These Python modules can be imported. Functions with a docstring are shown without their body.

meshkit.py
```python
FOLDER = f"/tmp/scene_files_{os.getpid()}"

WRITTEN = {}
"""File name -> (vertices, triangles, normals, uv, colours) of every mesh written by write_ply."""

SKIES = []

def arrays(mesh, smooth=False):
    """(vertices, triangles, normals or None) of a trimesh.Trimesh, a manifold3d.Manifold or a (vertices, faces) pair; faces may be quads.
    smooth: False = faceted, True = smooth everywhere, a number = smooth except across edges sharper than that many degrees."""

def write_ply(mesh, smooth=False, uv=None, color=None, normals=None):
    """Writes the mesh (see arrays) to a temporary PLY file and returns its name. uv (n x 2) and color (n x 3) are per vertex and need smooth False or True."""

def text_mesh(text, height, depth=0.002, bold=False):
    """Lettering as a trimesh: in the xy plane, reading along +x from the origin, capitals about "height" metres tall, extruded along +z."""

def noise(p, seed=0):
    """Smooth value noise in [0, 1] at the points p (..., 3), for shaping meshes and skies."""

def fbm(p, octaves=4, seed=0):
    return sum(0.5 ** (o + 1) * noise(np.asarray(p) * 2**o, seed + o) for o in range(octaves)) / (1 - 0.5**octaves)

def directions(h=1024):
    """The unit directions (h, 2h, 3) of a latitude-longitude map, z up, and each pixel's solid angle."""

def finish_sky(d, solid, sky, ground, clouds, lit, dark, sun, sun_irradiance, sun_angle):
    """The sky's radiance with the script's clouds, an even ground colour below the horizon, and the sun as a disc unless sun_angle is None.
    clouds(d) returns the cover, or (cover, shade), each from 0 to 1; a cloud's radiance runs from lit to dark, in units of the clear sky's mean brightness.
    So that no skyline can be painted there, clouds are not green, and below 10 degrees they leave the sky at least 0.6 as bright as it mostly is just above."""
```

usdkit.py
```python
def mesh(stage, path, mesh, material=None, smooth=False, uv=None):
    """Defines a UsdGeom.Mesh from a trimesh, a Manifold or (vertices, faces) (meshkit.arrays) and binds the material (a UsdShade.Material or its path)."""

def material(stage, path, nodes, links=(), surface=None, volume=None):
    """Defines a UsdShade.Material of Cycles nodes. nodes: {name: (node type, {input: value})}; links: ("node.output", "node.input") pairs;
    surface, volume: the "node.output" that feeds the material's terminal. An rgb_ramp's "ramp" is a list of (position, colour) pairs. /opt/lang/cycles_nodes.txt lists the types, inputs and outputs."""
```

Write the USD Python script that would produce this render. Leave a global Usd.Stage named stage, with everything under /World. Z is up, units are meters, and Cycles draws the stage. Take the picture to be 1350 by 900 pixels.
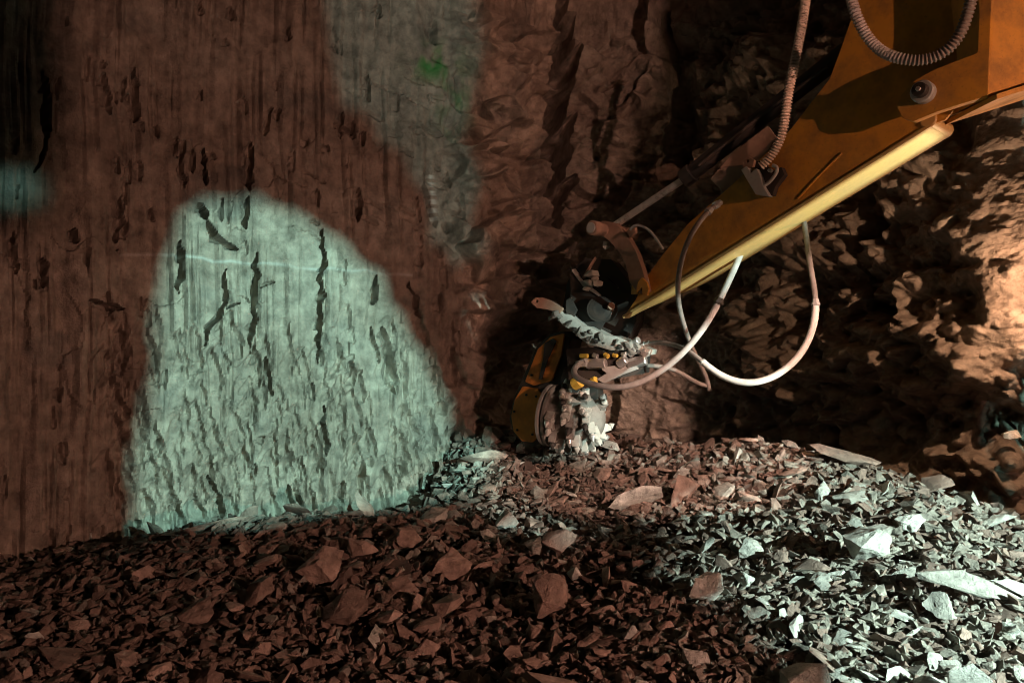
import math, random
import numpy as np, trimesh, usdkit, meshkit
from pxr import Usd, UsdGeom, UsdLux, UsdShade, Gf, Sdf
from scipy.spatial import cKDTree
from scipy.interpolate import RBFInterpolator, PchipInterpolator
from shapely.geometry import Polygon, LineString, Point
import shapely

random.seed(7)
RNG = np.random.default_rng(7)
stage = Usd.Stage.CreateInMemory()
UsdGeom.SetStageUpAxis(stage, 'Z')
UsdGeom.Xform.Define(stage, '/World')

# ------------------------------------------------------------------ camera
EYE = np.array([0.0, 0.0, 1.7])
F = 1000.0                                   # focal length in pixels of the 1350 px wide photograph
cam = UsdGeom.Camera.Define(stage, '/World/camera')
cam.CreateHorizontalApertureAttr(36.0)
cam.CreateFocalLengthAttr(36.0 * F / 1350.0)
cam.AddTranslateOp().Set(Gf.Vec3d(*EYE))
cam.AddRotateXOp().Set(90.0)
cam.CreateClippingRangeAttr((0.05, 200.0))
cam.CreateExposureAttr(0.0)


def at(u, v, d):
    """the point of the place that the photograph shows at pixel u, v, if it stands d metres in front of the camera"""
    return EYE + d * np.array([(u - 675) / F, 1.0, (450 - v) / F])


# ------------------------------------------------------------------ unseen lamps (underground: no sky, no sun)
def lamp(name, pos, color, power, radius, aim=None, cone=None, soft=0.3):
    l = UsdLux.SphereLight.Define(stage, '/World/' + name)
    l.CreateRadiusAttr(radius)
    l.CreateNormalizeAttr(True)
    l.CreateIntensityAttr(power)
    l.CreateColorAttr(Gf.Vec3f(*color))
    l.AddTranslateOp().Set(Gf.Vec3d(*map(float, pos)))
    return l


UNSEEN_FACE_LAMP = np.array([2.9, 0.2, 2.45])        # unseen cool lamp, placed to light the cut face
UNSEEN_HEAP_LAMP = np.array([3.9, 1.0, 1.75])  # unseen cool lamp, placed to light the heap and the drum
UNSEEN_WASH_LAMP = np.array([3.2, 0.0, 1.45])         # unseen warm lamp, placed to light the cut face
UNSEEN_UPPER_LAMP = np.array([2.1, -0.4, 1.7])  # unseen cool lamp, placed to light the upper face
UNSEEN_BLOCK_LAMP = np.array([3.0, -0.4, 3.25])  # unseen warm lamp, placed to light the broken rock
UNSEEN_CREST_LAMP = np.array([3.3, 0.6, 3.1])  # unseen warm lamp, placed to light the crest below the cutter
UNSEEN_SIDE_LAMP = np.array([3.85, 1.35, 2.6])        # unseen warm lamp, placed to graze the arm
UNSEEN_WALL_LAMP = np.array([3.80, 5.12, 2.05])     # unseen warm lamp, placed to light the right wall
COOL, WARM, AMBER = (0.46, 1.0, 0.92), (1.0, 0.47, 0.30), (1.0, 0.59, 0.36)
lamp('face_lamp_light', UNSEEN_FACE_LAMP, COOL, 1600.0, 0.0045)
lamp('fill_lamp_light', UNSEEN_WASH_LAMP, (1.0, 0.51, 0.38), 225.0, 0.006)
lamp('upper_lamp_light', UNSEEN_UPPER_LAMP, COOL, 190.0, 0.003)
lamp('block_lamp_light', UNSEEN_BLOCK_LAMP, (1.0, 0.52, 0.39), 230.0, 0.006)
lamp('crest_lamp_light', UNSEEN_CREST_LAMP, (1.0, 0.62, 0.49), 640.0, 0.006)
lamp('heap_lamp_light', UNSEEN_HEAP_LAMP, (0.76, 1.0, 0.92), 820.0, 0.0035)
lamp('side_lamp_light', UNSEEN_SIDE_LAMP, WARM, 88.0, 0.006)
lamp('wall_lamp_light', UNSEEN_WALL_LAMP, AMBER, 20.0, 0.02)

# ------------------------------------------------------------------ helpers
taken = {}


def numbered(path):
    n = taken.get(path, -1) + 1
    taken[path] = n
    return path if n == 0 else f'{path}_{n:03d}'


def obj(name, mesh, mat, parent='/World', smooth=False):
    p = numbered(f'{parent}/{name}')
    usdkit.mesh(stage, p, mesh, MAT[mat], smooth=smooth)
    return p


def tag(path, **keys):
    prim = stage.GetPrimAtPath(path)
    for k, v in keys.items():
        prim.SetCustomDataByKey(k, v)
    return path


def thing(name, label, category, group=None):
    p = numbered('/World/' + name)
    UsdGeom.Xform.Define(stage, p)
    tag(p, label=label, category=category)
    if group:
        tag(p, group=group)
    return p


def cat(*ms):
    return trimesh.util.concatenate([m for m in ms if m is not None])


def unit(v):
    v = np.asarray(v, float)
    return v / np.linalg.norm(v)


def spline(pts, n):
    pts = np.asarray(pts, float)
    t = np.r_[0, np.cumsum(np.linalg.norm(np.diff(pts, axis=0), axis=1))]
    from scipy.interpolate import CubicSpline
    tt = np.linspace(0, t[-1], n)
    if len(pts) == 2:
        return np.stack([np.interp(tt, t, pts[:, k]) for k in range(3)], 1)
    return np.stack([CubicSpline(t, pts[:, k])(tt) for k in range(3)], 1)


def tube(path, radius, sides=10, closed_ends=True):
    path = np.asarray(path, float)
    n = len(path)
    r = np.broadcast_to(np.asarray(radius, float), (n,))
    tan = np.gradient(path, axis=0)
    tan /= np.linalg.norm(tan, axis=1, keepdims=True)
    a = unit(np.cross(tan[0], [0.31, 0.2, 0.93]))
    V = []
    ang = np.linspace(0, 2 * np.pi, sides, endpoint=False)
    for i in range(n):
        a = unit(a - tan[i] * (a @ tan[i]))
        b = np.cross(tan[i], a)
        V.append(path[i] + r[i] * (np.cos(ang)[:, None] * a + np.sin(ang)[:, None] * b))
    V = np.vstack(V)
    i, j = np.meshgrid(np.arange(n - 1), np.arange(sides), indexing='ij')
    j2 = (j + 1) % sides
    q = np.stack([i * sides + j, i * sides + j2, (i + 1) * sides + j2, (i + 1) * sides + j], -1).reshape(-1, 4)
    f = np.vstack([q[:, [0, 1, 2]], q[:, [0, 2, 3]]])
    if closed_ends:
        V = np.vstack([V, path[0], path[-1]])
        k = np.arange(sides)
        f = np.vstack([f, np.stack([np.full(sides, n * sides), (k + 1) % sides, k], 1),
                       np.stack([np.full(sides, n * sides + 1), (n - 1) * sides + k, (n - 1) * sides + (k + 1) % sides], 1)])
    return trimesh.Trimesh(V, f, process=False)


def lathe(a, axis, profile, sides=24):
    """profile: (distance along the axis, radius) pairs"""
    axis = unit(axis)
    pts = np.array([np.asarray(a) + axis * p[0] for p in profile])
    u = unit(np.cross(axis, [0.12, 0.3, 0.95]))
    w = np.cross(axis, u)
    ang = np.linspace(0, 2 * np.pi, sides, endpoint=False)
    V = np.vstack([p + r * (np.cos(ang)[:, None] * u + np.sin(ang)[:, None] * w) for p, (_, r) in zip(pts, profile)])
    n = len(profile)
    i, j = np.meshgrid(np.arange(n - 1), np.arange(sides), indexing='ij')
    j2 = (j + 1) % sides
    q = np.stack([i * sides + j, i * sides + j2, (i + 1) * sides + j2, (i + 1) * sides + j], -1).reshape(-1, 4)
    f = np.vstack([q[:, [0, 1, 2]], q[:, [0, 2, 3]]])
    V = np.vstack([V, pts[0], pts[-1]])
    k = np.arange(sides)
    f = np.vstack([f, np.stack([np.full(sides, n * sides), (k + 1) % sides, k], 1),
                   np.stack([np.full(sides, n * sides + 1), (n - 1) * sides + k, (n - 1) * sides + (k + 1) % sides], 1)])
    return trimesh.Trimesh(V, f, process=False)


def rod(a, b, r, sides=16, bevel=0.15):
    L = np.linalg.norm(np.subtract(b, a))
    c = min(r * bevel, L * .2)
    return lathe(a, np.subtract(b, a), [(0, r - c), (c, r), (L - c, r), (L, r - c)], sides)


def block(center, ex, ey, ez, bevel=0.08):
    """a bevelled box with half axes ex, ey, ez (vectors)"""
    pts = []
    ex, ey, ez = map(np.asarray, (ex, ey, ez))
    b = bevel * min(np.linalg.norm(ex), np.linalg.norm(ey), np.linalg.norm(ez))
    k = [1 - b / np.linalg.norm(e) for e in (ex, ey, ez)]
    for sx in (-1, 1):
        for sy in (-1, 1):
            for sz in (-1, 1):
                pts += [sx * ex + sy * k[1] * ey + sz * k[2] * ez, sx * k[0] * ex + sy * ey + sz * k[2] * ez, sx * k[0] * ex + sy * k[1] * ey + sz * ez]
    m = trimesh.Trimesh(np.array(pts) + center).convex_hull
    return m


class Plane:
    """an upright plane of the machine: e1 along it, e2 up in it, n towards the viewer"""
    def __init__(self, origin, e1, n):
        self.o, self.n = np.asarray(origin, float), unit(n)
        self.e1 = unit(np.asarray(e1, float) - self.n * (np.asarray(e1) @ self.n))
        self.e2 = np.cross(self.n, self.e1)

    def moved(self, d):
        return Plane(self.o + self.n * d, self.e1, self.n)

    def px(self, u, v):
        r = np.array([(u - 675) / F, 1.0, (450 - v) / F])
        return EYE + r * ((self.o - EYE) @ self.n) / (r @ self.n)

    def flat(self, pts):
        p = np.array([self.px(*q) for q in pts]) - self.o
        return np.stack([p @ self.e1, p @ self.e2], 1)

    def plate(self, pts, thick, holes=(), round_by=0.0):
        """a plate whose front lies in the plane; pts are its outline as the photograph shows it"""
        pg = Polygon(self.flat(pts)).buffer(0)
        if round_by:
            pg = pg.buffer(-round_by).buffer(2 * round_by).buffer(-round_by)
        for (u, v, r) in holes:
            c = self.flat([(u, v)])[0]
            pg = pg.difference(Point(*c).buffer(r, 12))
        m = trimesh.creation.extrude_polygon(pg, thick, engine='earcut')
        v = np.array(m.vertices)
        m.vertices = self.o + v[:, :1] * self.e1 + v[:, 1:2] * self.e2 + (v[:, 2:] - thick) * self.n
        return m


# ------------------------------------------------------------------ materials
MAT = {}


def rock_material(name, stops, per, scale=1.0, bump=0.6, rough=0.8, zones=None):
    """stops: ramp of the stone's own colours; per: 'island', 'object' or 'noise' picks along it"""
    nodes = {
        'geo': ('geometry', {}), 'obj': ('object_info', {}),
        'big': ('noise_texture', {'scale': 1.1 * scale, 'detail': 4.0, 'roughness': 0.6}),
        'mid': ('noise_texture', {'scale': 9.0 * scale, 'detail': 6.0, 'roughness': 0.65}),
        'smap': ('mapping', {'scale': (7.0, 7.0, 0.55)}),
        'streak': ('noise_texture', {'scale': 1.0, 'detail': 4.0, 'roughness': 0.6}),
        'svar': ('map_range', {'from_min': 0.3, 'from_max': 0.7, 'to_min': 0.88, 'to_max': 1.1}),
        'sm': ('math', {'math_type': 'multiply'}),
        'fine': ('noise_texture', {'scale': 55.0 * scale, 'detail': 6.0, 'roughness': 0.7}),
        'tone': ('rgb_ramp', {'ramp': stops}),
        'vary': ('map_range', {'from_min': 0.3, 'from_max': 0.7, 'to_min': 0.52, 'to_max': 1.4}),
        'mul': ('mix_color', {'blend_type': 'multiply', 'fac': 1.0, 'use_clamp': False}),
        'vec': ('combine_xyz', {}),
        'h1': ('math', {'math_type': 'multiply', 'value2': 2.4}),
        'h2': ('math', {'math_type': 'add'}),
        'bump': ('bump', {'strength': bump, 'distance': 0.012}),
        'rr': ('map_range', {'from_min': 0.35, 'from_max': 0.7, 'to_min': rough - 0.18, 'to_max': rough + 0.12}),
        'p': ('principled_bsdf', {'specular_ior_level': 0.3}),
    }
    links = [('geo.position', 'big.vector'), ('geo.position', 'mid.vector'), ('geo.position', 'fine.vector'),
             ('mid.fac', 'vary.value'), ('geo.position', 'smap.vector'), ('smap.vector', 'streak.vector'), ('streak.fac', 'svar.value'), ('vary.result', 'sm.value1'), ('svar.result', 'sm.value2'),
             ('sm.value', 'vec.x'), ('sm.value', 'vec.y'), ('sm.value', 'vec.z'),
             ('tone.color', 'mul.a'), ('vec.vector', 'mul.b'), ('mul.result', 'p.base_color'),
             ('mid.fac', 'h1.value1'), ('h1.value', 'h2.value1'), ('fine.fac', 'h2.value2'), ('h2.value', 'bump.height'),
             ('bump.normal', 'p.normal'), ('fine.fac', 'rr.value'), ('rr.result', 'p.roughness')]
    if per == 'island':
        links.append(('geo.random_per_island', 'tone.fac'))
    elif per == 'object':
        links.append(('obj.random', 'tone.fac'))
    elif per == 'noise':
        nodes['br'] = ('map_range', {'from_min': 0.3, 'from_max': 0.7})
        links += [('big.fac', 'br.value'), ('br.result', 'tone.fac')]
    if zones:
        # colour of the beds, kept as a per-vertex amount of green patch and of pale veining with painted lit marks
        nodes['zs'] = ('attribute', {'attribute': zones})
        nodes['sep'] = ('separate_color', {})
        nodes['g'] = ('mix_color', {'b': (0.02, 0.22, 0.035)})
        nodes['w'] = ('mix_color', {'b': (0.55, 0.53, 0.48)})
        nodes['d'] = ('mix_color', {'b': (0.085, 0.09, 0.085)})
        links.remove(('mul.result', 'p.base_color'))
        links += [('zs.color', 'sep.color'), ('sep.g', 'g.fac'), ('sep.r', 'w.fac'), ('sep.b', 'd.fac'), ('mul.result', 'g.a'), ('g.result', 'w.a'), ('w.result', 'd.a'), ('d.result', 'p.base_color')]
    MAT[name] = usdkit.material(stage, '/World/Looks/' + name, nodes, links, surface='p.BSDF')


def paint(name, color, rough=0.45, metallic=0.0, dirt=(0.09, 0.06, 0.04), amount=0.45, scale=7.0, spec=0.5):
    nodes = {
        'geo': ('geometry', {}),
        'n': ('noise_texture', {'scale': scale, 'detail': 7.0, 'roughness': 0.7}),
        'f': ('noise_texture', {'scale': scale * 9, 'detail': 5.0, 'roughness': 0.7}),
        'm': ('map_range', {'from_min': 0.42, 'from_max': 0.72, 'to_min': 0.0, 'to_max': amount, 'clamp': True}),
        'c': ('mix_color', {'a': color, 'b': dirt}),
        'm2': ('map_range', {'from_min': 0.58, 'from_max': 0.72, 'to_min': 0.0, 'to_max': amount * .55, 'clamp': True}),
        'c2': ('mix_color', {'b': tuple(0.5 * x for x in dirt)}),
        'r': ('map_range', {'from_min': 0.3, 'from_max': 0.7, 'to_min': rough - 0.12, 'to_max': min(rough + 0.3, 1)}),
        'bv': ('bevel', {'radius': 0.006}),
        'b': ('bump', {'strength': 0.35, 'distance': 0.004}),
        'p': ('principled_bsdf', {'metallic': metallic, 'specular_ior_level': spec}),
    }
    links = [('geo.position', 'n.vector'), ('geo.position', 'f.vector'), ('n.fac', 'm.value'), ('m.result', 'c.fac'), ('f.fac', 'm2.value'),
             ('c.result', 'c2.a'), ('m2.result', 'c2.fac'), ('c2.result', 'p.base_color'), ('n.fac', 'r.value'), ('r.result', 'p.roughness'),
             ('f.fac', 'b.height'), ('bv.bevel', 'b.normal'), ('b.normal', 'p.normal')]
    MAT[name] = usdkit.material(stage, '/World/Looks/' + name, nodes, links, surface='p.BSDF')


BROWN = [(0.0, (0.21, 0.15, 0.12)), (0.5, (0.32, 0.23, 0.185)), (1.0, (0.43, 0.32, 0.26))]
rock_material('mudstone_wall', [(0.0, (0.20, 0.155, 0.12)), (0.5, (0.27, 0.215, 0.17)), (1.0, (0.33, 0.28, 0.225))], 'noise', zones='beds', bump=1.0)
rock_material('rubble_bed', [(0.0, (0.07, 0.05, 0.04)), (1.0, (0.14, 0.10, 0.08))], 'noise')  # kept dark so the gaps between stones read as shade
rock_material('brown_stone', BROWN, 'object', 1.6, bump=1.0)
rock_material('pale_stone', [(0.0, (0.30, 0.29, 0.25)), (0.5, (0.42, 0.42, 0.37)), (1.0, (0.56, 0.57, 0.51))], 'object', 1.6, bump=1.0)
rock_material('brown_rubble', BROWN, 'island', 2.0, bump=1.0)
rock_material('pale_rubble', [(0.0, (0.26, 0.24, 0.20)), (0.5, (0.40, 0.40, 0.35)), (1.0, (0.58, 0.58, 0.52))], 'island', 2.0, bump=1.0)
rock_material('white_stone', [(0.0, (0.75, 0.73, 0.68)), (1.0, (0.8, 0.78, 0.72))], 'object', 2.0)
paint('orange_paint', (0.58, 0.275, 0.035), amount=0.7, scale=4.5, rough=0.55)
paint('yellow_paint', (0.50, 0.31, 0.105), amount=0.3, scale=4.0)
paint('rust', (0.30, 0.19, 0.13), rough=0.7, dirt=(0.12, 0.07, 0.05))
paint('dark_steel', (0.035, 0.033, 0.03), rough=0.5, metallic=0.3, amount=0.6)
paint('worn_steel', (0.42, 0.42, 0.39), rough=0.5, metallic=0.25, dirt=(0.2, 0.17, 0.14))
paint('bright_steel', (0.72, 0.71, 0.68), rough=0.3, metallic=0.8, amount=0.2)
paint('caked_steel', (0.22, 0.21, 0.185), rough=0.8, dirt=(0.07, 0.05, 0.04), amount=0.6, scale=11.0, spec=0.3)
paint('case_paint', (0.60, 0.21, 0.02), rough=0.6, amount=0.6, scale=5.0)
paint('muddy_steel', (0.46, 0.46, 0.41), rough=0.75, metallic=0.0, dirt=(0.2, 0.15, 0.12), amount=0.5, scale=11.0, spec=0.3)
paint('grey_rubber', (0.24, 0.21, 0.185), rough=0.65, amount=0.6, scale=14)
paint('pale_sleeve', (0.38, 0.375, 0.355), rough=0.6, amount=0.5, scale=9)
paint('white_sleeve', (0.72, 0.68, 0.62), rough=0.55, amount=0.35, scale=9)
paint('tan_guard', (0.46, 0.36, 0.28), rough=0.6, amount=0.35, scale=14)
paint('yellow_cap', (0.75, 0.55, 0.08), rough=0.4, amount=0.2, scale=20)
paint('lamp_black', (0.02, 0.02, 0.02), rough=0.6, amount=0.2)

# ------------------------------------------------------------------ tunnel wall
plan = np.array([(-7.0, -4.0), (-6.6, 0.5), (-5.6, 3.1), (-3.5, 5.2), (-2.67, 6.0), (-.54, 7.2), (0.0, 7.5), (0.35, 7.85), (0.9, 8.0), (1.55, 7.8),
                 (2.3, 7.25), (3.0, 6.55), (3.65, 5.9), (4.5, 5.4), (5.4, 4.4), (5.9, 2.4), (6.0, 0.0), (6.0, -4.0)])
pt = np.r_[0, np.cumsum(np.linalg.norm(np.diff(plan, axis=0), axis=1))]
px_, py_ = PchipInterpolator(pt, plan[:, 0]), PchipInterpolator(pt, plan[:, 1])
s_a, s_b = pt[3] - .6, pt[13] + .2
ss = np.r_[np.linspace(0, s_a, 70, endpoint=False), np.arange(s_a, s_b, 0.0115), np.linspace(s_b, pt[-1], 70)]
bx, by = px_(ss), py_(ss)
tx, ty = np.gradient(bx, ss), np.gradient(by, ss)
tl = np.hypot(tx, ty)
nx, ny = ty / tl, -tx / tl                       # into the gallery
for k in range(2):
    ker = np.ones(31) / 31
    nx[15:-15], ny[15:-15] = np.convolve(nx, ker, 'valid'), np.convolve(ny, ker, 'valid')
tl = np.hypot(nx, ny); nx, ny = nx / tl, ny / tl
zr = np.arange(-0.4, 4.9, 0.0115)
arc = np.linspace(0, np.pi / 2, 14)[1:]
rowz = np.r_[zr, 4.9 + .7 * np.sin(arc)]
rowi = np.r_[0 * zr, .7 * (1 - np.cos(arc))]
S, Z = np.meshgrid(ss, rowz, indexing='ij')
IN = np.broadcast_to(rowi, S.shape)
X = bx[:, None] + nx[:, None] * IN
Y = by[:, None] + ny[:, None] * IN
NX, NY = np.broadcast_to(nx[:, None], S.shape), np.broadcast_to(ny[:, None], S.shape)
P0 = np.stack([X, Y, Z], -1)
dep = np.maximum(Y, 0.8)
U = 675 + F * X / dep
V = 450 - F * (Z - 1.7) / dep


def sstep(a, b, x):
    t = np.clip((x - a) / (b - a), 0, 1)
    return t * t * (3 - 2 * t)


def blocks(p, size, tilt, lift, seed, squash=(1, 1, 1)):
    """broken rock: every cell is a facet with its own offset and slope"""
    r = np.random.default_rng(seed)
    q = p.reshape(-1, 3) / (np.array(squash) * size)
    q = q + 0.35 * (np.stack([meshkit.noise(q * 1.7, seed + k) for k in range(3)], 1) - .5)
    lo, hi = q.min(0) - 1, q.max(0) + 1
    n = int(np.prod(hi - lo))
    n = min(n, 400000)
    c = lo + r.random((n, 3)) * (hi - lo)
    d, i = cKDTree(c).query(q)
    off = r.uniform(-1, 1, n) * lift
    g = r.normal(size=(n, 3)) * tilt
    return (off[i] + (g[i] * (q - c[i])).sum(1)).reshape(p.shape[:-1])


left = 1 - sstep(560, 650, U + 40 * (meshkit.noise(P0 * 2.2, 3) - .5) * 2)
rough = 1 - left
D = 0.22 * (meshkit.fbm(P0 * 0.7, 3, 11) - .5)
D += 0.05 * (meshkit.fbm(P0 * 3.1, 3, 12) - .5)
# the cut face: upright scratches of the picks
col = np.stack([U / 9 + .4 * np.sin(V / 90), V / 130, 0 * U], -1)
G = 0.055 * (np.abs(meshkit.noise(col, 21) - .5) * 2 - .5) + 0.075 * (meshkit.noise(np.stack([U / 26, V / 240, 0 * U], -1), 22) - .5)
G += 0.055 * (meshkit.fbm(P0 * [7, 7, 3.2], 5, 23) - .5) + 0.06 * (meshkit.fbm(P0 * 2.6, 3, 26) - .5) + 0.012 * (meshkit.noise(np.stack([U / 5, V / 60, 0 * U], -1), 25) - .5)
D += left * G
# chipped flakes on the cut face
chip = blocks(P0, 0.19, 0.010, 0.006, 31, (1, 1, 1.7))
chipw = sstep(.5, .62, meshkit.fbm(P0 * 1.3, 3, 33))
D += left * chip * (0.05 + 1.0 * chipw)


def groove(poly, width, depth, skew=0.0, rag=0.35, tip=.12):
    """a crack that follows poly (photograph pixels): dug into the wall"""
    global D
    poly = np.asarray(poly, float)
    u0, u1 = poly[:, 0].min() - 4 * width, poly[:, 0].max() + 4 * width
    v0, v1 = poly[:, 1].min() - 3 * width, poly[:, 1].max() + 3 * width
    m = (U > u0) & (U < u1) & (V > v0) & (V < v1) & (dep > 2)
    if not m.any():
        return
    q = np.stack([U[m], V[m]], 1)
    w = 3.0 * (meshkit.noise(np.stack([q[:, 0] / 14, q[:, 1] / 14, 0 * q[:, 0]], 1), 5) - .5)
    q = q + w[:, None] * [1.0, .3] * rag * 3
    best = np.full(len(q), 1e9); side = np.zeros(len(q)); along = np.zeros(len(q)); run = 0.0
    whole = np.linalg.norm(np.diff(poly, axis=0), axis=1).sum()
    for a, b in zip(poly[:-1], poly[1:]):
        ab = b - a
        t = np.clip(((q - a) @ ab) / (ab @ ab), 0, 1)
        dv = q - (a + t[:, None] * ab)
        d = np.hypot(dv[:, 0], dv[:, 1])
        k = d < best
        best[k] = d[k]; side[k] = dv[k, 0]; along[k] = (run + t[k] * np.linalg.norm(ab)) / whole
        run += np.linalg.norm(ab)
    ww = width * (.12 + 1.15 * meshkit.noise(np.stack([q[:, 1] / max(5, 1.6 * width) + .1 * q[:, 0], 0 * best + poly[0, 0], 0 * best], 1), 6) + .5 * meshkit.noise(np.stack([q[:, 1] / 17, 0 * best + poly[0, 0], 0 * best], 1), 7))
    ww = ww * np.clip(5 * np.minimum(along, 1 - along) + tip, 0, 1)
    if skew:      # long slope on the left, short cliff on the right
        ww = np.where(side < 0, ww * (1 + skew), ww * .55)
    D[m] -= depth * np.clip(1 - best / ww, 0, 1) ** .7


for poly, w, dp in [
    ([(425, 302), (427, 345), (425, 400), (424, 482)], 4.5, .10), ([(328, 258), (325, 302)], 4.5, .09), ([(339, 332), (337, 400), (333, 466)], 5, .10),
    ([(270, 272), (282, 312), (314, 328)], 5.5, .10), ([(262, 268), (276, 284)], 8, .09), ([(298, 352), (298, 402), (276, 432), (270, 456)], 4.5, .09),
    ([(300, 408), (318, 398)], 3, .06), ([(238, 318), (236, 386)], 5.5, .09), ([(497, 364), (494, 402)], 4.5, .08), ([(352, 470), (359, 522)], 4.5, .07),
    ([(430, 535), (432, 602)], 4.5, .08), ([(475, 248), (475, 292)], 4, .06), ([(268, 196), (274, 246)], 5, .08), ([(331, 186), (329, 252)], 4.5, .07),
    ([(160, 252), (157, 330)], 5, .06), ([(98, 300), (102, 322)], 5, .07), ([(60, 95), (66, 165), (58, 200), (44, 226)], 7, .16), ([(240, 180), (243, 250)], 4, .05),
    ([(380, 640), (392, 680)], 6, .09), ([(280, 630), (300, 690)], 5, .06), ([(505, 430), (523, 462), (521, 520)], 8, .07), ([(490, 430), (507, 480)], 4, .05),
    ([(345, 380), (362, 372)], 3, .05), ([(118, 395), (165, 408)], 5, .07), ([(60, 340), (58, 380)], 6, .07), ([(440, 160), (470, 175)], 4, .05), ([(560, 240), (575, 300)], 4, .05),
    ([(540, 372), (560, 420)], 4, .06), ([(20, 300), (22, 360)], 6, .06), ([(360, 140), (352, 180)], 4, .05), ([(140, 95), (144, 150)], 6, .05), ([(180, 90), (178, 160)], 6, .05)]:
    groove(poly, w * 1.05, dp * 1.9, .3, .8)
rr = random.Random(5)
for vv in np.arange(440, 715, 25):                 # rows of pick marks low on the face
    for uu in np.arange(140, 640, 22):
        u = uu + rr.uniform(-9, 9) + (vv / 27 % 2) * 12; v = vv + rr.uniform(-10, 10)
        if v > 735 - .1 * u or rr.random() < (.45 if v < 560 else .12):
            continue
        L = rr.uniform(16, 40); lean = rr.uniform(2, 9) * (1.5 if u < 330 else 1)
        groove([(u, v - L / 2), (u + lean, v + L / 2)], rr.uniform(5, 8.5), rr.uniform(.035, .085), 1.8, tip=.9)
for k in range(130):                               # scattered scars on the upper face
    u, v = rr.uniform(0, 620), rr.uniform(0, 700); L = rr.uniform(8, 40)
    if 225 < u < 560 and 280 < v < 470 and k % 4:
        continue
    groove([(u, v), (u + rr.uniform(-3, 4), v + L)], rr.uniform(2.5, 5.0), rr.uniform(.03, .075), 1.2)
for k in range(26):
    u, v = rr.uniform(360, 620), rr.uniform(70, 300); L = rr.uniform(14, 40)
    groove([(u, v), (u + L, v + .5 * L)], rr.uniform(2.5, 4.5), rr.uniform(.02, .05))
# broken rock to the right of the face
calm = np.exp(-(((U - 850) / 75) ** 2 + ((V - 520) / 95) ** 2))       # smoother cut behind the drum
slab = sstep(1258, 1300, U + 50 * (meshkit.noise(P0 * 4, 44) - .5)) * (1 - sstep(455, 520, V + 40 * (meshkit.noise(P0 * 4, 45) - .5)))
amp = rough * (1 - .8 * calm) * (1 - .72 * slab)
far_r = sstep(850, 1000, U)
from scipy.ndimage import gaussian_filter
KB = blocks(P0, 0.46, .125, .11, 41, (1, 1, .7)) * (1 - .35 * far_r)
KB += blocks(P0, 0.22, .048, .045, 42, (1.2, 1.2, .7)) * (1 - .6 * far_r)
KB += (0.4 + 1.1 * far_r) * blocks(P0, 0.085, .016, .014, 43)
D += amp * gaussian_filter(KB, 1.1)
lump = meshkit.fbm(P0 * 1.9, 4, 46)
D += far_r * (1 - .8 * slab) * (1.3 * (lump - .5) + .20 * (np.abs(meshkit.fbm(P0 * 5, 3, 47) - .5) * 4 - .5) + .10 * (meshkit.fbm(P0 * 11, 3, 51) - .5))
D += rough * (.035 * (meshkit.fbm(P0 * 14, 3, 48) - .5) + .022 * (meshkit.fbm(P0 * 34, 2, 52) - .5))
D += slab * .22
D += rough * calm * .05 * (meshkit.noise(np.stack([U / 16, V / 120, 0 * U], -1), 49) - .5)
for u, v, r, h in ((1012, 78, 34, .34), (1052, 308, 36, .32), (1020, 325, 20, .2), (1185, 350, 45, .12)):
    D += h * np.exp(-(((U - u) / r) ** 2 + ((V - v) / r) ** 2)) * (dep > 3)
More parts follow.
